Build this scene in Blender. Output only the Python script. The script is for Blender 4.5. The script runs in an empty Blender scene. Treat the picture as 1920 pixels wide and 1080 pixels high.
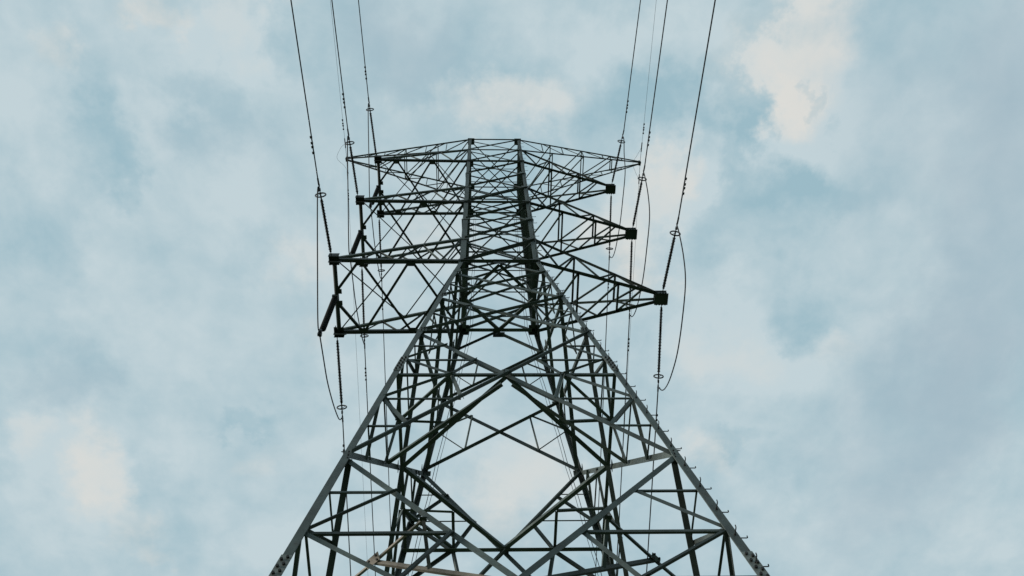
import bpy, bmesh, math, random
from mathutils import Vector, Matrix, noise
random.seed(7)
S = bpy.context.scene
COL = S.collection
GZ = 1.6                                   # the camera stands 1.6 m above the ground (z = 0)

# ------------------------------------------------------------------ camera
cam_d = bpy.data.cameras.new('camera'); cam = bpy.data.objects.new('camera', cam_d); COL.objects.link(cam)
cam_d.sensor_width = 36.0; cam_d.lens = 1631.168 / 1920 * 36; cam_d.clip_start = .05; cam_d.clip_end = 6000
rt = Vector((0.9994825, -0.01487256, -0.02852257)); up = Vector((-0.00247282, -0.91959722, 0.39285474)); fw = Vector((0.03207204, 0.3925809, 0.9191581))
cam.matrix_world = Matrix(((rt.x, up.x, -fw.x, -0.59875846), (rt.y, up.y, -fw.y, -13.89520443), (rt.z, up.z, -fw.z, GZ), (0, 0, 0, 1)))
S.camera = cam

# ------------------------------------------------------------------ world: daylight sky behind soft broken cloud
SUN_EL, SUN_AZ = math.radians(12), math.radians(-99)     # azimuth from +Y towards +X
def sky_world():
    w = bpy.data.worlds.new('World'); S.world = w; w.use_nodes = True
    nt = w.node_tree; nt.nodes.clear(); N = nt.nodes.new; Lk = nt.links.new
    out = N('ShaderNodeOutputWorld'); bg = N('ShaderNodeBackground'); Lk(bg.outputs[0], out.inputs[0])
    sky = N('ShaderNodeTexSky'); sky.sky_type = 'NISHITA'; sky.sun_disc = False
    sky.sun_elevation = SUN_EL; sky.sun_rotation = SUN_AZ; sky.air_density = 1.0; sky.dust_density = 2.0; sky.ozone_density = 1.2
    tc = N('ShaderNodeTexCoord'); vm = tc.outputs['Generated']
    sep = N('ShaderNodeSeparateXYZ'); Lk(vm, sep.inputs[0])
    def M(op, a, b=None, c=None, clamp=False):
        n = N('ShaderNodeMath'); n.operation = op; n.use_clamp = clamp
        for i, v in enumerate((a, b, c)):
            if v is None: continue
            if isinstance(v, (int, float)): n.inputs[i].default_value = v
            else: Lk(v, n.inputs[i])
        return n.outputs[0]
    zc = M('MAXIMUM', sep.outputs['Z'], .06)
    px, py = M('DIVIDE', sep.outputs['X'], zc), M('DIVIDE', sep.outputs['Y'], zc)
    cmb = N('ShaderNodeCombineXYZ'); Lk(px, cmb.inputs[0]); Lk(py, cmb.inputs[1])
    P = cmb.outputs[0]
    def noise_tex(scale, detail, rough, off, dist=0.0):
        mp = N('ShaderNodeMapping'); mp.inputs['Location'].default_value = off; Lk(P, mp.inputs[0])
        n = N('ShaderNodeTexNoise'); n.noise_dimensions = '2D'; n.inputs['Scale'].default_value = scale; n.inputs['Detail'].default_value = detail
        n.inputs['Roughness'].default_value = rough; n.inputs['Distortion'].default_value = dist; Lk(mp.outputs[0], n.inputs[0])
        return n
    big = noise_tex(6.6, 6, .52, (3.1, 7.7, 0), .25).outputs['Fac']
    fine = noise_tex(19, 6, .6, (1.3, 2.9, 0), .2).outputs['Fac']
    warp = noise_tex(7, 6, .62, (8.3, 1.1, 0)).outputs['Color']
    wsub = N('ShaderNodeVectorMath'); wsub.operation = 'SUBTRACT'; Lk(warp, wsub.inputs[0]); wsub.inputs[1].default_value = (.5, .5, .5)
    wsc = N('ShaderNodeVectorMath'); wsc.operation = 'SCALE'; Lk(wsub.outputs[0], wsc.inputs[0]); wsc.inputs['Scale'].default_value = .20
    wad = N('ShaderNodeVectorMath'); wad.operation = 'ADD'; Lk(P, wad.inputs[0]); Lk(wsc.outputs[0], wad.inputs[1])
    def blob(x, y, rx, ry, src):
        """soft-edged cloud patch centred at sky-plane position x, y"""
        q = N('ShaderNodeVectorMath'); q.operation = 'MULTIPLY_ADD'; Lk(src, q.inputs[0])
        q.inputs[1].default_value = (1 / rx, 1 / ry, 0); q.inputs[2].default_value = (-x / rx, -y / ry, 0)
        l = N('ShaderNodeVectorMath'); l.operation = 'LENGTH'; Lk(q.outputs[0], l.inputs[0])
        mr = N('ShaderNodeMapRange'); mr.interpolation_type = 'SMOOTHSTEP'; Lk(l.outputs['Value'], mr.inputs[0])
        mr.inputs[1].default_value = 1.25; mr.inputs[2].default_value = .15; mr.inputs[3].default_value = 0; mr.inputs[4].default_value = 1
        return mr.outputs[0]
    # the running total rides along (times almost nothing) every few patches, so that they are evaluated one group after another
    last = [None]; src = [wad.outputs[0]]
    def total(lst):
        acc = None
        for i, b in enumerate(lst):
            if i % 6 == 0 and (acc or last[0]) is not None:
                q = N('ShaderNodeVectorMath'); q.operation = 'MULTIPLY_ADD'; q.inputs[1].default_value = (1e-9,) * 3
                Lk(acc or last[0], q.inputs[0]); Lk(wad.outputs[0], q.inputs[2]); src[0] = q.outputs[0]
            acc = M('MULTIPLY_ADD', blob(*b[:4], src[0]), b[5], acc if acc is not None else 0.0)
        last[0] = acc
        return acc
    cloud_blobs, warm_blobs, grey_blobs = SKY_BLOBS
    dens = M('MULTIPLY_ADD', M('SUBTRACT', big, .5), 1.4, .56)
    dens = M('MULTIPLY_ADD', M('SUBTRACT', fine, .5), .7, dens)
    dens = M('ADD', dens, total(cloud_blobs))
    dens = M('ADD', M('MULTIPLY', dens, 1.0), 0, clamp=True)
    def mix(f, a, b):
        n = N('ShaderNodeMix'); n.data_type = 'RGBA'
        if isinstance(f, (int, float)): n.inputs[0].default_value = f
        else: Lk(f, n.inputs[0])
        for v, s in ((a, n.inputs[6]), (b, n.inputs[7])):
            if isinstance(v, tuple): s.default_value = (*v, 1)
            else: Lk(v, s)
        return n.outputs[2]
    K = 1 / SKY_STRENGTH
    veil = tuple(c * K for c in VEIL)
    base = mix(.90, sky.outputs[0], veil)                        # thin high veil over the clear blue
    cl = tuple(c * K for c in CLOUD); wm = tuple(c * K for c in WARM); gr = tuple(c * K for c in GREY)
    warmf = M('ADD', M('MULTIPLY', total(warm_blobs), M('ADD', M('MULTIPLY', fine, .6), .60)), 0, clamp=True)
    ccol = mix(warmf, cl, wm)
    c1 = mix(dens, base, ccol)
    c1 = mix(M('ADD', total(grey_blobs), 0, clamp=True), c1, gr)
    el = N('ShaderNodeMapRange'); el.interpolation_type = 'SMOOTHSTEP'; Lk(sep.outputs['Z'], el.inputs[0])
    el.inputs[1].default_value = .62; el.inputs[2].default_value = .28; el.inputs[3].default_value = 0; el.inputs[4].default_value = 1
    c1 = mix(el.outputs[0], c1, tuple(c * K for c in LOW_SKY_DIM))          # dark band added to the unseen low sky, dims side light on the steel
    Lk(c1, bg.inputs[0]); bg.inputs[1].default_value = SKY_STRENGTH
    w.cycles.sampling_method = 'MANUAL'; w.cycles.sample_map_resolution = 256
SKY_STRENGTH = .1
LOW_SKY_DIM = (.09, .112, .125)
VEIL = (.36, .54, .617); CLOUD = (.54, .648, .69); WARM = (.71, .71, .68); GREY = (.36, .47, .545)
SKY_BLOBS = ([(-0.5043, 0.17, 0.1175, 0.1189, -0.0102, 0.45), (-0.2758, 0.1271, 0.0878, 0.0709, -0.0113, 0.45), (-0.3691, 0.2104, 0.0421, 0.0956, -0.009, 0.3), (-0.3107, 0.3311, 0.0949, 0.0904, -0.0055, 0.3), (-0.4535, 0.3587, 0.0697, 0.0779, -0.0047, 0.35), (-0.2148, 0.2399, 0.086, 0.0709, -0.0081, 0.25), (-0.1877, 0.3851, 0.1106, 0.0942, -0.0039, 0.35), (-0.4105, 0.5018, 0.2286, 0.1027, -0.0006, 0.3), (0.0256, 0.2161, 0.1051, 0.0473, -0.0087, 0.6), (0.1313, 0.1167, 0.1196, 0.0588, -0.0115, 0.5), (0.3558, 0.1316, 0.0914, 0.0983, -0.011, 0.6), (0.3583, 0.2353, 0.0698, 0.0523, -0.0081, 0.45), (0.4406, 0.1969, 0.1006, 0.1112, -0.0091, 0.3), (0.1951, 0.3283, 0.0716, 0.106, -0.0055, 0.6), (0.2876, 0.5326, 0.1269, 0.1411, 0.0003, 0.5), (0.452, 0.5014, 0.1621, 0.0972, -0.0006, 0.35), (0.5124, 0.3753, 0.108, 0.0665, -0.0041, 0.25), (-0.5092, 0.6951, 0.1641, 0.1365, 0.005, 0.45), (-0.2782, 0.6705, 0.1433, 0.097, 0.0043, 0.35), (-0.2753, 0.8039, 0.1197, 0.0862, 0.0081, 0.4), (0.032, 0.7331, 0.1413, 0.1305, 0.006, 0.45), (0.3643, 0.6995, 0.0973, 0.0822, 0.005, 0.45), (0.5486, 0.8106, 0.2042, 0.11, 0.0081, 0.25), (0.6898, 0.8117, 0.1423, 0.122, 0.0081, 0.2), (-0.0709, 0.3988, 0.1318, 0.1106, -0.0035, 0.3), (-0.6121, 0.6439, 0.0556, 0.078, 0.0036, 0.3), (0.244, 0.2945, 0.0515, 0.0405, -0.0064, 0.3), (-0.1021, 0.5481, 0.1109, 0.0809, 0.0008, 0.25), (-0.0709, 0.1479, 0.1136, 0.0722, -0.0107, -0.28), (0.2869, 0.1922, 0.0279, 0.1228, -0.0093, -0.6), (0.2349, 0.1988, 0.0683, 0.0376, -0.0091, -0.36), (0.3338, 0.2906, 0.0971, 0.0406, -0.0065, -0.4), (0.3025, 0.3552, 0.086, 0.0643, -0.0047, -0.336), (0.4087, 0.3135, 0.0984, 0.0416, -0.0059, -0.32), (-0.428, 0.2049, 0.0358, 0.1152, -0.0091, -0.24), (-0.4362, 0.2542, 0.067, 0.0719, -0.0077, -0.32), (-0.3172, 0.2039, 0.0541, 0.0754, -0.0091, -0.32), (-0.2242, 0.138, 0.0353, 0.0352, -0.011, -0.4), (-0.4084, 0.3117, 0.0249, 0.0473, -0.0061, -0.32), (-0.5292, 0.3591, 0.0694, 0.0782, -0.0047, -0.24), (-0.2654, 0.3854, 0.0388, 0.0427, -0.0039, -0.32), (-0.5253, 0.5478, 0.054, 0.0646, 0.0008, -0.28), (-0.479, 0.7301, 0.036, 0.0544, 0.006, -0.16), (-0.3153, 0.616, 0.056, 0.0207, 0.0027, -0.4), (-0.4477, 0.7127, 0.0359, 0.0629, 0.0055, -0.32), (0.408, 0.4408, 0.0824, 0.0456, -0.0023, -0.36), (0.3433, 0.6473, 0.044, 0.026, 0.0036, -0.4), (0.4417, 0.7176, 0.0831, 0.0741, 0.0055, -0.24), (-0.1689, 0.2906, 0.0376, 0.0397, -0.0066, -0.24), (-0.1413, 0.5017, 0.0476, 0.0465, -0.0006, -0.16), (-0.0415, 0.6974, 0.0658, 0.0714, 0.005, -0.16), (0.3624, 0.1762, 0.0186, 0.0154, -0.0097, -0.48), (0.3997, 0.216, 0.0189, 0.0159, -0.0086, -0.4), (0.3917, 0.4708, 0.0277, 0.0545, -0.0014, -0.24), (0.1668, 0.1995, 0.0991, 0.0374, -0.0091, -0.24)],
    [(-0.3558, 0.0971, 0.0345, 0.0255, -0.0122, 0.8), (-0.4759, 0.1436, 0.0407, 0.0356, -0.0109, 0.55), (-0.2258, 0.09, 0.052, 0.0196, -0.0124, 0.6), (-0.2804, 0.1158, 0.0349, 0.0346, -0.0117, 0.3), (0.3489, 0.1258, 0.079, 0.0914, -0.0112, 0.9), (0.3335, 0.1918, 0.0498, 0.044, -0.0093, 0.6), (0.0255, 0.21, 0.1048, 0.0407, -0.0089, 0.6), (0.2011, 0.2816, 0.032, 0.0468, -0.0068, 0.8), (0.1648, 0.3627, 0.0658, 0.0641, -0.0045, 0.8), (0.1813, 0.4122, 0.0402, 0.0292, -0.0031, 0.6), (0.2992, 0.5092, 0.0769, 0.0556, -0.0003, 0.45), (-0.5248, 0.7036, 0.0499, 0.081, 0.0053, 0.8), (-0.4989, 0.8113, 0.0517, 0.0476, 0.0084, 0.6), (-0.4739, 0.8683, 0.0452, 0.0294, 0.01, 0.7), (-0.6019, 0.6275, 0.0345, 0.0424, 0.0031, 0.4), (0.0396, 0.7422, 0.082, 0.1023, 0.0063, 0.6), (0.3167, 0.673, 0.0517, 0.0353, 0.0043, 0.5), (-0.2012, 0.4866, 0.0471, 0.0459, -0.001, 0.5), (-0.2266, 0.3853, 0.0389, 0.0427, -0.0039, 0.4), (-0.0568, 0.35, 0.0776, 0.063, -0.0049, 0.4), (0.452, 0.5014, 0.0633, 0.0397, -0.0006, 0.3), (-0.2797, 0.6876, 0.0359, 0.0438, 0.0048, 0.3)],
    [(0.6561, 0.3818, 0.1161, 0.443, -0.0039, 0.455), (0.584, 0.5976, 0.1467, 0.2082, 0.0021, 0.35), (0.5558, 0.7638, 0.1236, 0.117, 0.0068, 0.245), (0.5396, 0.2793, 0.1307, 0.142, -0.0068, 0.21), (-0.0647, 0.1362, 0.0893, 0.0654, -0.011, 0.315), (-0.3111, 0.2283, 0.0729, 0.0572, -0.0084, 0.14), (0.4198, 0.1486, 0.0862, 0.1266, -0.0105, 0.105), (-0.5349, 0.5634, 0.0611, 0.0737, 0.0012, 0.245), (0.5817, 0.1529, 0.1248, 0.1294, -0.0103, 0.245)])
#SKYDATA
sky_world()
sun_d = bpy.data.lights.new('sun', 'SUN'); sun = bpy.data.objects.new('sun', sun_d); COL.objects.link(sun)
sun_d.energy = 2.4; sun_d.angle = math.radians(10); sun_d.color = (1, .93, .82)
sv = Vector((math.sin(SUN_AZ) * math.cos(SUN_EL), math.cos(SUN_AZ) * math.cos(SUN_EL), math.sin(SUN_EL)))
sun.rotation_euler = (-sv).to_track_quat('-Z', 'Y').to_euler(); sun.location = sv * 200
S.view_settings.view_transform = 'Standard'; S.view_settings.look = 'None'; S.view_settings.gamma = 1; S.view_settings.exposure = 0

# ------------------------------------------------------------------ materials
def mat(name, col, rough=.6, metal=0., var=.25, scale=3., col2=None, bump=0., spots=None):
    m = bpy.data.materials.new(name); m.use_nodes = True; nt = m.node_tree; b = nt.nodes['Principled BSDF']; N = nt.nodes.new; Lk = nt.links.new
    tc = N('ShaderNodeTexCoord'); n = N('ShaderNodeTexNoise'); n.inputs['Scale'].default_value = scale; n.inputs['Detail'].default_value = 8; n.inputs['Roughness'].default_value = .65
    Lk(tc.outputs['Object'], n.inputs[0])
    r = N('ShaderNodeValToRGB'); Lk(n.outputs['Fac'], r.inputs[0])
    c2 = col2 or tuple(c * (1 - var) for c in col)
    r.color_ramp.elements[0].position = .40; r.color_ramp.elements[1].position = .60
    r.color_ramp.elements[0].color = (*c2, 1); r.color_ramp.elements[1].color = (*(tuple(c * (1 + var * .5) for c in col)), 1)
    src = r.outputs[0]
    if spots:
        n2 = N('ShaderNodeTexNoise'); n2.inputs['Scale'].default_value = scale * 5; n2.inputs['Detail'].default_value = 6; Lk(tc.outputs['Object'], n2.inputs[0])
        r2 = N('ShaderNodeValToRGB'); Lk(n2.outputs['Fac'], r2.inputs[0]); r2.color_ramp.elements[0].position = .58; r2.color_ramp.elements[1].position = .72
        r2.color_ramp.elements[0].color = (0, 0, 0, 1); r2.color_ramp.elements[1].color = (.7, .7, .7, 1)
        mx = N('ShaderNodeMix'); mx.data_type = 'RGBA'; Lk(r2.outputs[0], mx.inputs[0]); Lk(src, mx.inputs[6]); mx.inputs[7].default_value = (*spots, 1); src = mx.outputs[2]
    if name.endswith('steel'):                                   # every bar weathered a little differently
        oi = N('ShaderNodeObjectInfo'); mr = N('ShaderNodeMapRange'); Lk(oi.outputs['Random'], mr.inputs[0]); mr.inputs[3].default_value = .72; mr.inputs[4].default_value = 1.3
        vs = N('ShaderNodeVectorMath'); vs.operation = 'SCALE'; Lk(src, vs.inputs[0]); Lk(mr.outputs[0], vs.inputs['Scale']); src = vs.outputs[0]
    Lk(src, b.inputs['Base Color']); b.inputs['Roughness'].default_value = rough; b.inputs['Metallic'].default_value = metal
    if bump:
        bp = N('ShaderNodeBump'); bp.inputs['Strength'].default_value = bump; Lk(n.outputs['Fac'], bp.inputs['Height']); Lk(bp.outputs[0], b.inputs['Normal'])
    return m
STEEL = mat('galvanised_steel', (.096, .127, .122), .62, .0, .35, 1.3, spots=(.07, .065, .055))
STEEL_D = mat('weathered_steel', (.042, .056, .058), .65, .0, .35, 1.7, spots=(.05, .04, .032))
LEG = mat('leg_steel', (.080, .106, .103), .62, .0, .35, 1.1, spots=(.06, .055, .048))
SPL = mat('pale_steel', (.19, .22, .21), .6, 0, .3, 5)
STEEL_T = mat('tan_steel', (.37, .335, .29), .7, .0, .25, 4, spots=(.24, .17, .12))  # pale tan tone with browner spots, for the left corner braces
BOLT = mat('bolt_steel', (.035, .036, .036), .6, .2, .3, 20)
BLACK = mat('silicone_rubber', (.009, .010, .011), .8, 0, .2, 9)
WIRE = mat('aluminium_strand', (.035, .042, .05), .55, .3, .2, 30)
RING = mat('ring_metal', (.04, .045, .05), .45, .5, .2, 20)
CONC = mat('concrete', (.32, .31, .29), .9, 0, .25, 4, bump=.3)
GRASS = mat('meadow', (.055, .085, .028), .95, 0, .4, .9, col2=(.035, .05, .018), bump=.6)

# ------------------------------------------------------------------ mesh helpers
def obj(name, bm, m, parent=None, smooth=False):
    me = bpy.data.meshes.new(name); bm.normal_update(); bm.to_mesh(me); bm.free(); me.materials.append(m)
    if smooth:
        for p in me.polygons: p.use_smooth = True
    o = bpy.data.objects.new(name, me); COL.objects.link(o)
    if parent: o.parent = parent
    return o
def thing(name, label, cat, loc=(0, 0, 0), group=None):
    o = bpy.data.objects.new(name, None); COL.objects.link(o); o.location = loc; o.empty_display_size = .3
    o['label'] = label; o['category'] = cat
    if group: o['group'] = group
    return o
def part(name, parent, bm, m, smooth=False):
    """a part modelled in world coordinates, parented to an un-rotated thing or part"""
    off = Vector((0, 0, 0)); p = parent
    while p: off += p.location; p = p.parent
    bmesh.ops.translate(bm, vec=-off, verts=bm.verts)
    return obj(name, bm, m, parent, smooth)
def angle(p0, p1, e1, e2, w, t=None, w2=None, bm=None):
    """steel angle: corner on the line p0-p1, flanges along e1 and e2"""
    bm = bm or bmesh.new(); p0, p1, e1, e2 = Vector(p0), Vector(p1), Vector(e1), Vector(e2)
    t = t or w * .11; w2 = w2 or w
    d = (p1 - p0).normalized(); e1 = (e1 - d * e1.dot(d)).normalized(); e2 = (e2 - d * e2.dot(d) - e1 * e2.dot(e1)).normalized()
    prof = [(0, 0), (w, 0), (w, t), (t, t), (t, w2), (0, w2)]
    a = [bm.verts.new(p0 + e1 * x + e2 * y) for x, y in prof]; b = [bm.verts.new(p1 + e1 * x + e2 * y) for x, y in prof]
    for i in range(6):
        j = (i + 1) % 6; bm.faces.new((a[i], a[j], b[j], b[i]))
    bm.faces.new(a[::-1]); bm.faces.new(b)
    bmesh.ops.recalc_face_normals(bm, faces=bm.faces)
    return bm
def box(c, ex, ey, ez, bm=None, bev=0):
    """box with half-extent vectors"""
    own = bm is None; bm = bm or bmesh.new(); c, ex, ey, ez = Vector(c), Vector(ex), Vector(ey), Vector(ez)
    v = [bm.verts.new(c + ex * i + ey * j + ez * k) for i in (-1, 1) for j in (-1, 1) for k in (-1, 1)]
    fs = [bm.faces.new([v[q] for q in f]) for f in ((0, 1, 3, 2), (4, 6, 7, 5), (0, 4, 5, 1), (2, 3, 7, 6), (0, 2, 6, 4), (1, 5, 7, 3))]
    bmesh.ops.recalc_face_normals(bm, faces=fs)
    if bev: bmesh.ops.bevel(bm, geom=list({e for f in fs for e in f.edges}), offset=bev, segments=2, affect='EDGES')
    return bm
def frame_of(d):
    d = d.normalized(); u = d.orthogonal().normalized(); return u, d.cross(u)
def tube(pts, r, seg=8, bm=None, cap=True, closed=False):
    bm = bm or bmesh.new(); pts = [Vector(p) for p in pts]; n = len(pts); rs = r if isinstance(r, (list, tuple)) else [r] * n
    rings = []; u = None
    for i, p in enumerate(pts):
        if closed: d = pts[(i + 1) % n] - pts[i - 1]
        else: d = pts[min(i + 1, n - 1)] - pts[max(i - 1, 0)]
        d.normalize()
        if u is None: u = d.orthogonal().normalized()
        else: u = (u - d * u.dot(d)).normalized()
        v = d.cross(u)
        rings.append([bm.verts.new(p + (u * math.cos(a) + v * math.sin(a)) * rs[i]) for a in (2 * math.pi * k / seg for k in range(seg))])
    m = n if closed else n - 1
    for i in range(m):
        A, B = rings[i], rings[(i + 1) % n]
        for k in range(seg): bm.faces.new((A[k], A[(k + 1) % seg], B[(k + 1) % seg], B[k]))
    if cap and not closed: bm.faces.new(rings[0][::-1]); bm.faces.new(rings[-1])
    return bm
def spline(pts, n=12):
    pts = [Vector(p) for p in pts]; P = [pts[0] * 2 - pts[1]] + pts + [pts[-1] * 2 - pts[-2]]; out = []
    for i in range(1, len(P) - 2):
        a, b, c, d = P[i - 1:i + 3]
        for k in range(n):
            t = k / n
            out.append(.5 * ((2 * b) + (c - a) * t + (2 * a - 5 * b + 4 * c - d) * t * t + (3 * b - a - 3 * c + d) * t ** 3))
    out.append(pts[-1]); return out
def hexbolt(c, n, r, h, bm=None):
    bm = bm or bmesh.new(); c, n = Vector(c), Vector(n).normalized(); u, v = frame_of(n)
    a = [bm.verts.new(c + (u * math.cos(q) + v * math.sin(q)) * r) for q in (k * math.pi / 3 for k in range(6))]
    b = [bm.verts.new(w.co + n * h) for w in a]
    for i in range(6): bm.faces.new((a[i], a[(i + 1) % 6], b[(i + 1) % 6], b[i]))
    bm.faces.new(b); bm.faces.new(a[::-1]); return bm

# ------------------------------------------------------------------ ground
bm = bmesh.new(); n = 60
g = [[bm.verts.new(((i / n - .5) * 5000, (j / n - .5) * 5000, 0)) for j in range(n + 1)] for i in range(n + 1)]
for i in range(n):
    for j in range(n): bm.faces.new((g[i][j], g[i + 1][j], g[i + 1][j + 1], g[i][j + 1]))
for v in bm.verts:
    rr = math.hypot(v.co.x, v.co.y)
    if rr > 100: v.co.z = noise.noise(v.co * .0011) * 14 * min(1, (rr - 100) / 600) - 1
gr = obj('ground', bm, GRASS); gr['kind'] = 'structure'

# ------------------------------------------------------------------ the pylon
Z = {k: v + GZ for k, v in dict(L8=51.734, L7=49.235, L6=46.678, L5=44.257, L4=41.718, L3=39.231, L2=36.721, L1=34.134, L0=31.577,
     za=30.15, z0=26.994, z1=23.378, z2=15.475, z4=5.30, z5=-1.0).items()}
def hw(z): return 1.5 if z >= Z['L0'] else 1.5 + .122484 * (Z['L0'] - z)
pylon = thing('lattice_pylon', 'tall dark steel lattice pylon with six conductor arms and two pointed earth wire arms', 'pylon', (0, 0, 0))
FACES = {'front': (Vector((1, 0, 0)), Vector((0, -1, 0))), 'right': (Vector((0, 1, 0)), Vector((1, 0, 0))),
         'rear': (Vector((-1, 0, 0)), Vector((0, 1, 0))), 'left': (Vector((0, -1, 0)), Vector((-1, 0, 0)))}
def fp(face, u, z, out=0.):
    """point on a body face: u runs -1..1 between the two legs seen from outside"""
    U, O = FACES[face]; a = hw(z); return U * (u * a) + O * (a + out) + Vector((0, 0, z))
def brace(face, u0, z0, u1, z1, w, name, outward=True, off=0., m=None, trim=0., flip=False):
    U, O = FACES[face]; p0, p1 = fp(face, u0, z0, off), fp(face, u1, z1, off)
    d = (p1 - p0); L_ = d.length; d.normalize()
    p0, p1 = p0 + d * trim, p1 - d * trim
    k = Vector((0, 0, 1)) - d * d.z
    if k.length < .1: k = U.copy()
    k.normalize()
    if flip: k = -k
    p0 -= k * w * .5; p1 -= k * w * .5                         # corner on the low edge
    return part(name, pylon, angle(p0, p1, k, O if outward else -O, w, w * .1, w * .85), m or STEEL)
LO = .05                                            # the leg's corner stands a little outside the bracing planes
# legs: four angles, corner outwards, kinked at the waist
for sx in (-1, 1):
    for sy in (-1, 1):
        bm = bmesh.new(); zt, zk, zb = Z['L8'] + .12, Z['L0'], .3
        for (za_, zb_, w) in ((zt, Z['L4'], .175), (Z['L4'], Z['L2'], .20), (Z['L2'], zk, .225), (zk, Z['z2'], .155), (Z['z2'], zb, .165)):
            p0 = Vector((sx * (hw(za_) + LO), sy * (hw(za_) + LO), za_)); p1 = Vector((sx * (hw(zb_) + LO), sy * (hw(zb_) + LO), zb_))
            angle(p0, p1, (-sx, 0, 0), (0, -sy, 0), w, .028, None, bm)
        part('leg', pylon, bm, LEG)
        fb = box((sx * hw(.2), sy * hw(.2), .05), (.55, 0, 0), (0, .55, 0), (0, 0, .35), bev=.04)
        part('footing', pylon, fb, CONC)
def xpanel(face, zt, zb, w, name='diagonal_brace', flat=False, thick=1.0):
    if face in ('front', 'left'):
        lite, dark = (-1, zt, 1, zb), (-1, zb, 1, zt)
    else: lite, dark = (-1, zb, 1, zt), (-1, zt, 1, zb)
    if face == 'front':
        brace(face, *lite, w * (.72 if flat else .8), name, outward=False, off=-.045, trim=.06, flip=True)
        if flat: brace(face, *dark, w * .72, name, outward=False, off=.012, trim=.06, flip=True)
        else: brace(face, *dark, w * .82 * thick, name, outward=True, off=.012, trim=.06)
    else:                                                       # faces seen from inside the body
        brace(face, *lite, w * .95, name, outward=True, off=.012, trim=.06, flip=True)
        brace(face, *dark, w * (.95 + (thick - 1) * .5), name, outward=False, off=-.03, trim=.06)
up_levels = ['L8', 'L7', 'L6', 'L5', 'L4', 'L3', 'L2', 'L1', 'L0']
for f in FACES:
    for i in range(8):
        w = (.075, .08, .10, .105, .11, .12, .125, .135)[i]
        zt, zb = Z[up_levels[i]], Z[up_levels[i + 1]]
        xpanel(f, zt - .06, zb + .06, w, thick=1.4)
        if i >= 2: brace(f, -1, (zt + zb) / 2, 1, (zt + zb) / 2, .045, 'horizontal_tie', off=-.09)
    for k, w in (('L8', .085), ('L7', .08), ('L6', .13), ('L3', .14), ('L0', .17)):
        brace(f, -1, Z[k], 1, Z[k], w, 'horizontal_strut', outward=(f == 'front'), off=-.03 if f != 'front' else .0)
    for k in ('L4', 'L1'):
        if f in ('left', 'right'): brace(f, -1, Z[k], 1, Z[k], .09, 'horizontal_strut', outward=False, off=-.03)
    # waist: inverted V below the waist strut
    brace(f, 0, Z['L0'] - .05, -1, Z['za'], .10, 'waist_brace', outward=True, off=-.01)
    brace(f, 0, Z['L0'] - .05, 1, Z['za'], .085, 'waist_brace', outward=False, off=-.03, flip=True)
    xpanel(f, Z['za'] - .08, Z['z0'] + .05, .15)
    xpanel(f, Z['z0'] - .08, Z['z1'] + .05, .16)
    for zt, zb in ((Z['za'], Z['z0']), (Z['z0'], Z['z1'])):
        a0, a1 = hw(zt), hw(zb); zc = zt - (zt - zb) * a0 / (a0 + a1)
        for s in (-1, 1):
            ua, zua = s * .5 * 1, (zt + zc) / 2; ul, zl = s * .5, (zb + zc) / 2
            brace(f, s, zc, s * .47, zua, .05, 'inclined_tie', off=-.06)
            brace(f, s, zc, s * .52, zl, .05, 'inclined_tie', off=-.05, outward=False)
            brace(f, s * .47, zua, s * .52, zl, .05, 'inclined_tie', off=-.05)
    # tall panels with their secondary bracing
    for (zt, zb, w, full) in ((Z['z1'], Z['z2'], .155, True), (Z['z2'], Z['z4'], .16, False)):
        xpanel(f, zt - .08, zb + .05, w, flat=not full)
        a0, a1 = hw(zt), hw(zb); zc = zt - (zt - zb) * a0 / (a0 + a1); k = w / .155
        zA, zB = zt - (zt - zc) / 3, zt - 2 * (zt - zc) / 3; zC, zD = zc - (zc - zb) / 3, zc - 2 * (zc - zb) / 3
        def du(t): return (1 - t) * a0                            # half-distance from the axis along the upper diagonal
        uA, uB = (2 / 3) * a0 / hw(zA), (1 / 3) * a0 / hw(zB); uC, uD = (1 / 3) * a1 / hw(zC), (2 / 3) * a1 / hw(zD)
        brace(f, -1, zc, 1, zc, {'front': .08, 'rear': .15}.get(f, .11) * k, 'horizontal_strut', outward=False, off=-.03)
        for s in (-1, 1):
            brace(f, s, zA, s * uA, zA, .045 * k, 'horizontal_tie', outward=False, off=-.05)
            brace(f, s, zB, s * uB, zB, (.05 if full else .06) * k, 'horizontal_tie', outward=False, off=-.05)
            brace(f, s, zC, s * uC, zC, .045 * k, 'horizontal_tie', outward=False, off=-.05)
            brace(f, s, zD, s * uD, zD, .045 * k, 'horizontal_tie', outward=False, off=-.05)
            lo = s < 0                                            # bars rising to the right show their dark underside
            brace(f, s, zB, s * uA, zA, .085 * k, 'inclined_tie', outward=lo, off=-.02, flip=not lo)
            brace(f, s, zC, s * uD, zD, .10 * k, 'inclined_tie', outward=not lo, off=-.02, flip=lo)
            if zb > 0:
                brace(f, s, zB, s * .5, zc, .09, 'inclined_tie', outward=not lo, off=-.02, flip=lo)
                brace(f, s, zC, s * .5, zc, .10, 'inclined_tie', outward=lo, off=-.02, flip=not lo)
                brace(f, s * .5, zc, s * uB, zB, .09, 'inclined_tie', outward=lo, off=-.04, flip=not lo)
                brace(f, s * .5, zc, s * uC, zC, .09, 'inclined_tie', outward=not lo, off=-.04, flip=lo)
    # below the photograph's frame: the foot of the tower
    zt = Z['z4']
    for s in (-1, 1):
        brace(f, 0, zt, s, .6, .17, 'base_brace', off=.01)
        brace(f, s, zt * .55, s * .38, zt * .72, .09, 'base_brace', off=-.04)
    brace(f, -1, zt, 1, zt, .15, 'base_brace', off=-.03)
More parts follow.
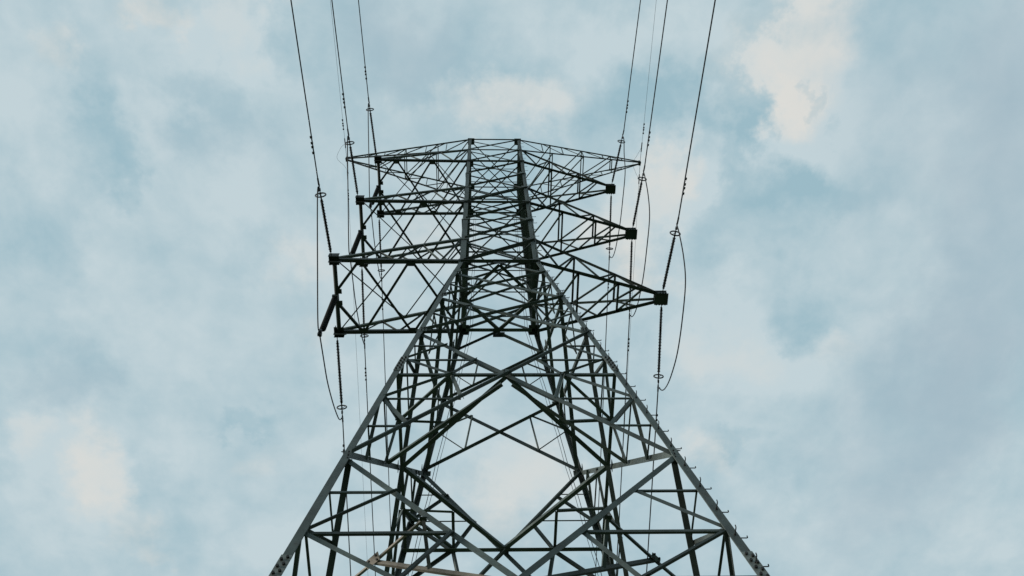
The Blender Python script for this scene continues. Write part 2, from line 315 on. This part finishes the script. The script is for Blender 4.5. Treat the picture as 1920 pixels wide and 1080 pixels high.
def bar(p0, p1, w, name, m=None, e1=None, e2=None, parent=None):
    p0, p1 = Vector(p0), Vector(p1); d = (p1 - p0).normalized()
    e2 = Vector(e2) if e2 else Vector((0, 0, 1)); e1 = Vector(e1) if e1 else d.cross(e2)
    e1n = (e1 - d * e1.dot(d)).normalized(); p0 -= e1n * w * .5; p1 -= e1n * w * .5
    return part(name, parent or pylon, angle(p0, p1, e1n, e2, w, w * .1, w * .8), m or STEEL)
# horizontal (plan) bracing inside the body
for k, w in (('L8', .055), ('L7', .055), ('L6', .06), ('L3', .06), ('L1', .06)):
    a = hw(Z[k]) - .05; z = Z[k] - .04
    bar((-a, -a, z), (a, a, z), w, 'plan_brace'); bar((a, -a, z - .02), (-a, a, z - .02), w, 'plan_brace')
def diamond(z, a, w, name):
    P4 = [(0, -a), (a, 0), (0, a), (-a, 0)]
    for i in range(4):
        p, q = P4[i], P4[(i + 1) % 4]; bar((*p, z), (*q, z), w, name)
diamond(Z['L0'] - .08, 1.42, .13, 'plan_brace')
def zcross(t, b): return Z[t] - (Z[t] - Z[b]) * hw(Z[t]) / (hw(Z[t]) + hw(Z[b]))
zc1 = zcross('z1', 'z2'); a1 = hw(zc1)
zc2 = zcross('z2', 'z4'); a2 = hw(zc2)
diamond(zc1 - .05, a1 - .08, .12, 'hip_brace'); diamond(zc2 - .05, a2 - .08, .13, 'hip_brace')
for sx in (-1, 1):
    for sy in (-1, 1):
        h = (sx * a1 * .5, sy * (a1 - .06), zc1); s_ = (sx * (a1 - .06), sy * a1 * .5, zc1); m_ = (sx * a1 * .5, sy * a1 * .5, zc1 - .1)
        bar(h, m_, .085, 'hip_tie'); bar(s_, m_, .075, 'hip_tie'); bar(h, s_, .085, 'hip_tie')
    # second, lower hip on the near side
    zN = zc1 - (zc1 - Z['z2']) / 3
    bar((sx * .12, -a1 + .1, zc1 - .45), (sx * (hw(zN) - .08), -.333 * hw(Z['z2']), zN), .095, 'hip_brace')
    # lower diaphragm: corner brace with a tan bar down to the face centre
    zq = Z['z2'] - 2.36; aq = hw(zq)
    R_ = Vector((sx * 1.71, -aq + .08, zq)); Q_ = Vector((sx * 2.66, -2.7, zq)); S_ = Vector((sx * (aq - .08), -1.70, zq))
    mt = STEEL_T if sx < 0 else STEEL
    vv = (-.3 * -sx, -.75, -.6)
    bar(R_, Q_, .06, 'corner_brace', mt, e1=(0, 0, 1), e2=(0, 1, .3)); bar(Q_, S_, .06, 'corner_brace', mt, e1=(0, 0, 1), e2=(0, 1, .3))
    C_ = Vector((sx * .1, -a2 + .12, zc2 + .05)); bar(Q_, C_, .08, 'corner_brace', mt, e1=(0, 0, 1), e2=(0, 1, .3))
    T_ = Q_.lerp(C_, .43); bar(R_, T_, .07, 'corner_brace')
    bd = (Q_ - R_).normalized(); nq = Vector((bd.y * sx, -bd.x * sx, 0)).normalized()
    nq = nq if nq.y < 0 else -nq
    nq = (nq + Vector((0, 0, -.5))).normalized(); vq = bd.cross(nq).normalized()
    gp = part('gusset_plate', pylon, box(Q_ + nq * .03, bd * (.17 if sx < 0 else .12), vq * (.085 if sx < 0 else .055), nq * .006), mt)
    for q in range(4): part('bolt', gp, hexbolt(Q_ + nq * .034 + bd * (.10 if sx < 0 else .07) * (q % 2 * 2 - 1) + vq * (.045 * (q // 2 * 2 - 1)), nq, .022, .025), BOLT)
    part('gusset_plate', pylon, box(R_ + Vector((0, 0, -.02)), (.07, 0, 0), (0, .045, 0), (0, 0, .008)), STEEL)
# gusset plates at panel points
def plate(face, u, z, hu, hz, off=.066, m=None, bev=True):
    U, O = FACES[face]; c = fp(face, u, z, off)
    part('gusset_plate', pylon, box(c, U * hu, Vector((0, 0, hz)), O * .006), m or STEEL)
for f in FACES:
    plate(f, 0, Z['L0'] - .12, .24, .22, m=STEEL_D)
    plate(f, 0, zc1, .13, .12, off=.03); (plate(f, 0, zc2, .15, .13, off=.03) if f != 'front' else None)
    for s in (-1, 1):
        U, O = FACES[f]
        for k in ('L7', 'L6', 'L5', 'L4', 'L3', 'L2', 'L1', 'L0'):
            w = .17 if k in ('L6', 'L3', 'L0') else .12
            plate(f, s * (1 - .10 / hw(Z[k])), Z[k], w + .03, w, off=.068, m=STEEL_D if k in ('L6', 'L3', 'L0') else None)
        for k in ('za', 'z0', 'z1'):
            plate(f, s * (1 - .10 / hw(Z[k])), Z[k], .11, .13, off=.068)
        plate(f, s * .5, zc1, .08, .06, off=-.01)
# bolts at the near face's main joints
def face_bolts(u, z, cols, rows, du=.07, dz=.07, off=.028):
    for i in range(cols):
        for j in range(rows):
            c = fp('front', u, z, off) + Vector(((i - (cols - 1) / 2) * du, 0, (j - (rows - 1) / 2) * dz))
            part('bolt', pylon, hexbolt(c, (0, -1, 0), .021, .025), BOLT)
face_bolts(0, zc1, 2, 2, .14, .12, .04)
for s in (-1, 1):
    face_bolts(s * .5, zc1, 2, 1, .08, .05, .0)
    for k in ('z0', 'z1'): face_bolts(s * (1 - .10 / hw(Z[k])), Z[k], 2, 2, .09, .12, .078)
    face_bolts(s * (1 - .07 / hw(Z['z2'])), Z['z2'] - .1, 1, 3, .06, .11, .055)
# step-down flanges at arm levels (square cap rings)
for k in ('L8', 'L6', 'L3', 'L0'):
    for sx in (-1, 1):
        for sy in (-1, 1):
            a = hw(Z[k]) - .10; part('node_plate', pylon, box((sx * a, sy * a, Z[k] - .02), (.20, 0, 0), (0, .20, 0), (0, 0, .012)), STEEL_D)
# splice plates and their bolts on the front legs
def splice(sx, sy, zm, hl):
    z0, z1 = zm - hl, zm + hl
    p0 = Vector((sx * (hw(z0) + .064), sy * (hw(z0) + .064), z0)); p1 = Vector((sx * (hw(z1) + .064), sy * (hw(z1) + .064), z1))
    sp = part('splice_plate', pylon, angle(p0, p1, (-sx, 0, 0), (0, -sy, 0), .20, .014), SPL)
    d = p1 - p0
    for i in range(5):
        for j in (0, 1):
            c = p0 + d * ((i + .5 + (.2 if j else -.1)) / 5.2)
            part('bolt', sp, hexbolt(c + Vector((-sx * (.055 + .085 * j), 0, 0)), (0, sy, 0), .028, .04), BOLT)
for sx in (-1, 1):
    splice(sx, -1, Z['z1'] - 2.75, .48); splice(sx, -1, Z['z4'] + 5.98, .50); splice(sx, 1, Z['z1'] - 2.75, .48)
# step bolts up the front right leg
i = 0; z = 9.6
rest = bmesh.new()
while z < Z['L8'] - .3:
    a = hw(z) + LO; far = z > 40
    for k in (0, 1):
        o = Vector((a, -a + .07, z)) if k == 0 else Vector((a - .07, -a, z)); d = Vector((1, 0, 0)) if k == 0 else Vector((0, -1, 0))
        Lb = .155
        pts = [o - d * .04, o + d * Lb, o + d * (Lb + .012) + Vector((0, 0, .012)), o + d * (Lb + .015) + Vector((0, 0, .055))]
        if far: tube(pts, .009, 5, rest)
        else:
            b = tube(pts, .011, 6); tube([o - d * .0, o + d * .02], .022, 6, b); part('step_bolt', pylon, b, BOLT)
    z += .86
part('step_bolt', pylon, rest, BOLT)['kind'] = 'stuff'
# fibre / earth down-leads clipped along the rear legs
for sx in (-1, 1):
    pts = []
    for i in range(60):
        z = Z['L6'] - i * (Z['L6'] - 1.2) / 59; a = hw(z) - .34
        pts.append((sx * a + .012 * math.sin(i * 1.9), hw(z) - .10 + .012 * math.cos(i * 1.3), z))
    part('down_lead', pylon, tube(pts, .011, 5), WIRE)
    part('down_lead', pylon, tube([(p[0] - sx * .10, p[1], p[2]) for p in pts], .008, 5), WIRE)

# ------------------------------------------------------------------ cross-arms (parts of the pylon)
UPV = Vector((0, 0, 1))
def seg(parent, name, p0, p1, w, m=None, side=None):
    p0, p1 = Vector(p0), Vector(p1); d = (p1 - p0).normalized(); e2 = Vector(side) if side else UPV
    if abs(d.dot(e2.normalized())) > .95: e2 = Vector((0, 1, 0)) if abs(d.y) < .9 else Vector((1, 0, 0))
    e1 = d.cross(e2).normalized(); p0 -= e1 * w * .45; p1 -= e1 * w * .45
    return part(name, parent, angle(p0, p1, e1, e2, w, w * .12), m or STEEL)
def lerp(a, b, t): return Vector(a).lerp(Vector(b), t)
def left_arm(lo, hi, k):
    arm = bpy.data.objects.new('cross_arm', None); COL.objects.link(arm); arm.parent = pylon; arm.location = (-1.5, 0, Z[lo])
    arm['label'] = 'square-ended cross-arm carrying a jumper string'
    zl, zh = Z[lo], Z[hi]; xt = -6.5; ya = 1.55
    tips = {}
    for sy in (-1, 1):
        body_lo, body_hi = Vector((-1.5, sy * 1.5, zl)), Vector((-1.5, sy * 1.5, zh)); tip = Vector((xt + .1, sy * ya, zl)); tiph = tip + Vector((0, 0, .16))
        tips[sy] = (body_lo, body_hi, tip, tiph)
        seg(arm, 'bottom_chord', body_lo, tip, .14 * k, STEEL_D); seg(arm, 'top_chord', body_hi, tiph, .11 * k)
        Lx = lambda x: lerp(body_lo, tip, (x + 1.5) / (xt + 1.6)); Ux = lambda x: lerp(body_hi, tiph, (x + 1.5) / (xt + 1.6))
        n = 'web_brace'; sd = (0, -1, 0)
        for a, b in ((Ux(-4.8), Lx(-4.03)), (Lx(-4.03), Ux(-3.1)), (Ux(-3.1), Lx(-2.3)), (Lx(-2.3), Ux(-1.55)), (Ux(-4.8), Lx(-5.5))):
            seg(arm, n, a, b, .06 * k, side=sd)
        # end fitting: open box of plates
        e = box(tip + Vector((-.02, 0, .05)), (.20, 0, 0), (0, .21, 0), (0, 0, .008), bev=0)
        box(tip + Vector((-.02, .19 * sy, .10)), (.20, 0, 0), (0, .010, 0), (0, 0, .16), e); box(tip + Vector((.05, 0, -.08)), (.26, 0, 0), (0, .009, 0), (0, 0, .12), e)
        box(tip + Vector((-.17, 0, .10)), (.010, 0, 0), (0, .19, 0), (0, 0, .15), e)
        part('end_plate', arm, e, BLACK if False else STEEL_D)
    F = lambda x: lerp(tips[-1][0], tips[-1][2], (x + 1.5) / (xt + 1.6)); R = lambda x: lerp(tips[1][0], tips[1][2], (x + 1.5) / (xt + 1.6))
    FU = lambda x: lerp(tips[-1][1], tips[-1][3], (x + 1.5) / (xt + 1.6)); RU = lambda x: lerp(tips[1][1], tips[1][3], (x + 1.5) / (xt + 1.6))
    mid = Vector((xt + .08, 0, zl))
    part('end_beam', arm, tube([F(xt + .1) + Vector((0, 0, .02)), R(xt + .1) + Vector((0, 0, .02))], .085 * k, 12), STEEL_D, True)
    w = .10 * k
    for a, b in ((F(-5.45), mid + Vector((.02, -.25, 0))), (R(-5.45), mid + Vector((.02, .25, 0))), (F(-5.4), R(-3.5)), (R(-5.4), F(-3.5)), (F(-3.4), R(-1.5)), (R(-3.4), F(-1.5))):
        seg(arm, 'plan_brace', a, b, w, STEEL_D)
    for a, b in ((FU(-6.4), RU(-3.9)), (RU(-6.4), FU(-3.7)), (FU(-3.7), RU(-1.5)), (RU(-3.9), FU(-1.5))):
        seg(arm, 'top_plan_brace', a, b, .05 * k)
    for s in (-.25, .25):
        part('gusset_plate', arm, box(mid + Vector((.10, s, -.01)), (.13, 0, 0), (0, .10, 0), (0, 0, .01)), STEEL_D)
    for q in (F(-5.42), R(-5.42), F(-3.45), R(-3.45)):
        s = 1 if q.y < 0 else -1
        part('gusset_plate', arm, box(q + Vector((0, s * .10, -.012)), (.17, 0, 0), (0, .09, 0), (0, 0, .008)), STEEL_D)
    return arm
def right_arm(lo, hi, k):
    arm = bpy.data.objects.new('cross_arm', None); COL.objects.link(arm); arm.parent = pylon; arm.location = (1.5, 0, Z[lo])
    arm['label'] = 'pointed cross-arm ending in a dark box fitting'
    zl, zh = Z[lo], Z[hi]; T = Vector((6.38, 0, zl)); ends = {}
    for sy in (-1, 1):
        bl, bh = Vector((1.5, sy * 1.5, zl)), Vector((1.5, sy * 1.5, zh)); tl = T + Vector((-.08, sy * .17, 0)); th = T + Vector((-.08, sy * .13, .17))
        ends[sy] = (bl, bh, tl, th)
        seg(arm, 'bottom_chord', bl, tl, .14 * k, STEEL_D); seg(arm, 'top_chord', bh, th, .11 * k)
        U = lambda t: lerp(bh, th, t); Lo = lambda t: lerp(bl, tl, t); sd = (0, -1, 0)
        for a, b in ((U(0.02), Lo(.17)), (Lo(.17), U(.33)), (U(.33), Lo(.51)), (Lo(.51), U(.66)), (U(.66), Lo(.83))):
            seg(arm, 'web_brace', a, b, .06 * k, side=sd)
    FU, FL = (lambda t: lerp(ends[-1][1], ends[-1][3], t)), (lambda t: lerp(ends[-1][0], ends[-1][2], t))
    RU, RL = (lambda t: lerp(ends[1][1], ends[1][3], t)), (lambda t: lerp(ends[1][0], ends[1][2], t))
    for t in (.335, .67):
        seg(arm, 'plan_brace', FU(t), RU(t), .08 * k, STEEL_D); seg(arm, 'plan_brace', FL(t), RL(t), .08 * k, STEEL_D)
    for a, b in ((FL(.335), RL(0)), (FL(.67), RL(.335)), (FU(.335), RU(0)), (FU(.67), RU(.335)), (FL(.87), RL(.67)), (FU(.87), RU(.67))):
        seg(arm, 'plan_brace', a, b, .07 * k)
    e = box(T + Vector((.06, 0, .02)), (.22, 0, 0), (0, .20, 0), (0, 0, .17), bev=.015)
    box(T + Vector((.06, 0, -.14)), (.27, 0, 0), (0, .25, 0), (0, 0, .009), e); box(T + Vector((.06, 0, .19)), (.25, 0, 0), (0, .23, 0), (0, 0, .009), e)
    for dx in (-.19, -.06, .07, .20):
        for dy in (-.27, .27):
            hexbolt(T + Vector((.06 + dx * .9, dy * .78, -.10)), (0, 1 if dy > 0 else -1, 0), .028, .07, e)
    for dy in (-.14, 0, .14): hexbolt(T + Vector((.27, dy, .02)), (1, 0, 0), .028, .05, e)
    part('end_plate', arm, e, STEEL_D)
    return arm
def earth_arm(s, xt, zt):
    arm = bpy.data.objects.new('cross_arm', None); COL.objects.link(arm); arm.parent = pylon; arm.location = (s * 1.5, 0, Z['L8'])
    arm['label'] = 'long thin pointed arm for the earth wire'
    T = Vector((s * xt, 0, zt)); ends = {}
    for sy in (-1, 1):
        bh, bl = Vector((s * 1.5, sy * 1.5, Z['L8'])), Vector((s * 1.5, sy * 1.5, Z['L7'])); th = T + Vector((-s * .05, sy * .08, .06)); tl = T + Vector((-s * .05, sy * .06, -.08))
        ends[sy] = (bl, bh, tl, th)
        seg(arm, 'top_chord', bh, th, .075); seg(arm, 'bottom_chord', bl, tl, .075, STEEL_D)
        U = lambda t: lerp(bh, th, t); Lo = lambda t: lerp(bl, tl, t); ts = [0, .18, .345, .515, .685, .85]
        for i in range(1, 6):
            seg(arm, 'web_brace', U(ts[i]), Lo(ts[i]), .045, side=(0, -1, 0)); seg(arm, 'web_brace', Lo(ts[i]), U(ts[i - 1] + .004), .045, side=(0, -1, 0))
    FU, FL = (lambda t: lerp(ends[-1][1], ends[-1][3], t)), (lambda t: lerp(ends[-1][0], ends[-1][2], t))
    RU, RL = (lambda t: lerp(ends[1][1], ends[1][3], t)), (lambda t: lerp(ends[1][0], ends[1][2], t))
    for t in (.255, .515, .76):
        seg(arm, 'plan_brace', FU(t), RU(t), .055); seg(arm, 'plan_brace', FL(t), RL(t), .055)
    tt = [0, .255, .515, .76]
    for i in range(3):
        a, b = (tt[i + 1], tt[i]) if s > 0 else (tt[i], tt[i + 1])
        seg(arm, 'plan_brace', FU(a), RU(b), .055); seg(arm, 'plan_brace', FL(a), RL(b), .055)
    e = box(T, (.07, 0, 0), (0, .13, 0), (0, 0, .14), bev=.01); hexbolt(T + Vector((s * .07, 0, .05)), (s, 0, 0), .03, .05, e)
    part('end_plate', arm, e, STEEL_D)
    return arm
for lo, hi, k in (('L0', 'L1', 1.0), ('L3', 'L4', .96), ('L6', 'L7', .94)): left_arm(lo, hi, k); right_arm(lo, hi, k)
earth_arm(-1, 9.06, Z['L8'] + .95); earth_arm(1, 8.98, Z['L8'] + .52)

# ------------------------------------------------------------------ line hardware
def dirv(az, sgn, s):
    a = math.radians(az); return Vector((math.sin(a), sgn * math.cos(a), s)).normalized()
def damper(parent, c, d):
    """vibration damper clamped under the wire"""
    q = Vector((0, 0, -.055)); h = .11
    b = box(c + q * .5, d * .02, (Vector((0, 0, 1)).cross(d)) * .015, (0, 0, .045))
    pts = [c + q + d * (-h + 2 * h * i / 6) + Vector((0, 0, -.025 * abs(i - 3) / 3)) for i in range(7)]
    tube(pts, .008, 6, b)
    for s in (-1, 1):
        e = c + q + d * s * h + Vector((0, 0, -.03)); tube([e - d * .05, e - d * .045, e + d * .035, e + d * .045], [.02, .045, .05, .02], 8, b)
    part('vibration_damper', parent, b, RING, True)
def tension_string(P, az, sgn, slope, length, label, side):
    P = Vector(P); d = dirv(az, sgn, slope); t = thing('insulator_string', label, 'insulator', P, 'tension insulator strings')
    # shackle and link
    b = tube([P, P + d * .16], .018, 8); box(P + d * .20, d * .05, (0.035, 0, 0), (0, 0, .045), b); part('link', t, b, RING)
    a0, a1 = .24, length - .18; n = int((a1 - a0) / .062); pts, rs = [], []
    for i in range(n):
        c = a0 + (a1 - a0) * i / n; st = (a1 - a0) / n; R = .066 if i % 2 == 0 else .056
        for o, r in ((0, .036), (.25, .038), (.4, R), (.62, R), (.78, .038)): pts.append(P + d * (c + st * o)); rs.append(r)
    part('shed_rod', t, tube(pts, rs, 10), BLACK, True)
    c = P + d * length; u, v = frame_of(d)
    ring = tube([c + (u * math.cos(q) + v * math.sin(q)) * .19 for q in (k * math.pi / 14 for k in range(28))], .028, 8, closed=True)
    for q in (0, math.pi): tube([c + d * .05, c + (u * math.cos(q) + v * math.sin(q)) * .20], .010, 6, ring)
    part('corona_ring', t, ring, RING, True)
    e = c + d * .42
    b = tube([c - d * .2, c + d * .1, c + d * .12, e - d * .1, e, e + d * .25], [.03, .03, .017, .017, .034, .034], 8)
    box(c + d * .22, d * .06, (.03, 0, 0), (0, 0, .05), b); part('dead_end_clamp', t, b, RING)
    return t, e + d * .22
def sag_wire(P, az, sgn, s0, span, r, name, label, cat, group, damp=(), seg_=6, m=None):
    """span of wire hanging in a parabola, starting with slope s0 (negative, down)"""
    P = Vector(P); h = dirv(az, sgn, 0); k = -s0 / span
    f = lambda x: P + h * x + Vector((0, 0, s0 * x + k * x * x))
    n = 70; pts = [f(span * (i / n) ** 1.7) for i in range(n + 1)]
    t = thing(name, label, cat, P, group); part('strand', t, tube(pts, r, seg_), m or WIRE, True)
    for x in damp: damper(t, f(x), (f(x + .1) - f(x)).normalized())
    return t
SL = -.12
ARMS = [('L0', 'lowest'), ('L3', 'middle'), ('L6', 'highest')]
FRONT = {('L0', -1): (-4.06, 2.75, -2.67), ('L3', -1): (-3.96, 2.85, -2.39), ('L6', -1): (-3.82, 2.84, -2.05), ('L0', 1): (4.69, 2.76, 2.31), ('L3', 1): (5.05, 2.72, 1.99), ('L6', 1): (7.59, 2.69, 2.35)}
REAR = {('L0', -1): (1.06, 3.27, .22), ('L3', -1): (-.17, 3.75, .42), ('L6', -1): (.54, 3.29, .18), ('L0', 1): (1.15, 3.28, .07), ('L3', 1): (1.13, 3.56, .09), ('L6', 1): (.76, 3.35, .11)}
for lv, word in ARMS:
    for sx in (-1, 1):
        side = 'left' if sx < 0 else 'right'; y0 = 1.76 if sx < 0 else .26; E = {}
        for nm, sgn, tab in (('near', -1, FRONT), ('far', 1, REAR)):
            az, ln, caz = tab[(lv, sx)]
            P = Vector((sx * 6.5, sgn * y0, Z[lv])) 
            dd = (y0 - 1.55) if sx < 0 else (y0 - .1)
            where = 'rising' if sgn < 0 else 'descending'
            t, e = tension_string(P, az, sgn, SL, ln - dd, f'slim black insulator string {where} from the tip of the {word} {side} conductor arm', side)
            E[sgn] = e
            sag_wire(e, caz, sgn, SL, 300, .025, 'conductor', f'dark power conductor {where} from the insulator string of the {word} {side} arm', 'power line', 'phase conductors', damp=(1.15, 1.52))
        # jumper loop
        f0, r0 = E[-1], E[1]; f0, r0 = f0 - dirv(FRONT[(lv, sx)][0], -1, SL) * .30, r0 - dirv(REAR[(lv, sx)][0], 1, SL) * .22
        if sx < 0:
            hb = Vector((-6.5, 0, Z[lv] - 3.28))
            q = r0.y / 5.21
            pts = [f0, f0 + Vector((-.03, .25, -.28)), Vector((-6.60, -2.1, Z[lv] - 2.3)), hb + Vector((-.02, -.5, -.06)), hb + Vector((0, 0, -.02))]
            pts += [Vector((x_, y_ * q, Z[lv] - d_)) for x_, y_, d_ in ((-6.47, 1.05, 3.12), (-6.46, 2.2, 2.8), (-6.45, 3.4, 2.2), (-6.46, 4.4, 1.5), (-6.46, 5.02, .95))] + [r0 + Vector((0, .05, 0))]
        else:
            q = r0.y / 3.77
            pts = [f0, f0 + Vector((.05, .2, -.22)), Vector((6.86, -2.3, Z[lv] - 1.35)), Vector((6.86, -1.5, Z[lv] - 2.05))]
            pts += [Vector((x_, y_ * q, Z[lv] - d_)) for x_, y_, d_ in ((6.74, -.25, 2.6), (6.68, 1.08, 2.62), (6.66, 2.25, 2.15), (6.66, 3.12, 1.55), (6.63, 3.66, .98))] + [r0 + Vector((0, .05, 0))]
        how = 'below a thick insulator' if sx < 0 else 'bowing out freely'
        j = thing('jumper_cable', f'dark jumper cable looping under the {word} {side} conductor arm, {how}', 'cable', pts[0], 'jumper loops')
        part('strand', j, tube(spline(pts, 8), .024, 6), WIRE, True)
        b = tube([pts[-1] + Vector((0, .06, .05)), pts[-1], pts[-2].lerp(pts[-1], .6)], .03, 8); part('terminal_clamp', j, b, RING)
        b = tube([pts[0] + Vector((0, -.08, .04)), pts[0], pts[0].lerp(pts[1], .6)], .028, 8); part('terminal_clamp', j, b, RING)
        if sx < 0:
            t = thing('insulator_string', f'thick black jumper insulator hanging from the end beam of the {word} left arm', 'insulator', (-6.45, 0, Z[lv]), 'hanging jumper insulators')
            top = Vector((-6.45, 0, Z[lv] - .06)); b = box(top + Vector((0, 0, -.03)), (.11, 0, 0), (0, .13, 0), (0, 0, .07)); part('mounting_bracket', t, b, STEEL_D)
            pts2, rs = [], []; z0_, z1_ = Z[lv] - .2, Z[lv] - 2.95; n = 44
            for i in range(n):
                zz = z0_ + (z1_ - z0_) * i / n; st = (z1_ - z0_) / n
                for o, r in ((0, .075), (.25, .08), (.4, .118), (.7, .118), (.85, .08)): pts2.append((-6.46, 0, zz + st * o)); rs.append(r * (.75 if i > n - 2 else 1))
            part('shed_column', t, tube(pts2, rs, 14), BLACK, True)
            b = tube([(-6.46, 0, Z[lv] - 2.9), (-6.49, 0, Z[lv] - 3.12)], .03, 8); box((-6.5, 0, Z[lv] - 3.2), (.05, 0, 0), (0, .13, 0), (0, 0, .07), b); box((-6.5, 0, Z[lv] - 3.28), (.07, 0, 0), (0, .05, 0), (0, 0, .10), b); part('clamp', t, b, RING)
# earth wires
for sx, T, azf, azr in ((-1, Vector((-9.08, 0, Z['L8'] + .95)), -1.6, .1), (1, Vector((9.02, 0, Z['L8'] + .52)), .6, .1)):
    side = 'left' if sx < 0 else 'right'
    for sgn, az, nm in ((-1, azf, 'near'), (1, azr, 'far')):
        d = dirv(az, sgn, -.08); st = T + Vector((0, sgn * .13, 0))
        w = sag_wire(st, az, sgn, -.08, 300, .0085, 'earth_wire', f'hair-thin earth wire {"rising" if sgn < 0 else "descending"} from the {side} tip of the topmost arm', 'wire', 'earth wires', seg_=5)
        b = tube([st, st + d * .5], .012, 6); tube([st + d * .55, st + d * .6, st + d * 1.15, st + d * 1.22], [.012, .032, .032, .012], 8, b); part('dead_end_clamp', w, b, RING)
        for x in (1.9, 2.25): damper(w, st + d * x, d)
    p = [T + Vector((0, -1.0, -.07)), T + Vector((-sx * -.25, -.8, -.4)), T + Vector((-sx * -.5, -.2, -.5)), T + Vector((sx * .1, .3, -.45)), T + Vector((-sx * .1, .75, -.3)), T + Vector((0, 1.0, -.07))]
    if sx > 0: p = [T + Vector((0, -1.0, -.07)), T + Vector((-.25, -.6, -.3)), T + Vector((-.5, -.1, -.35)), T + Vector((-.3, .5, -.3)), T + Vector((0, 1.0, -.07))]
    j = thing('jumper_cable', f'thin slack earth wire jumper curling round the {side} tip of the topmost arm', 'cable', T, 'earth wire jumpers')
    part('strand', j, tube(spline(p, 8), .0075, 5), WIRE, True)
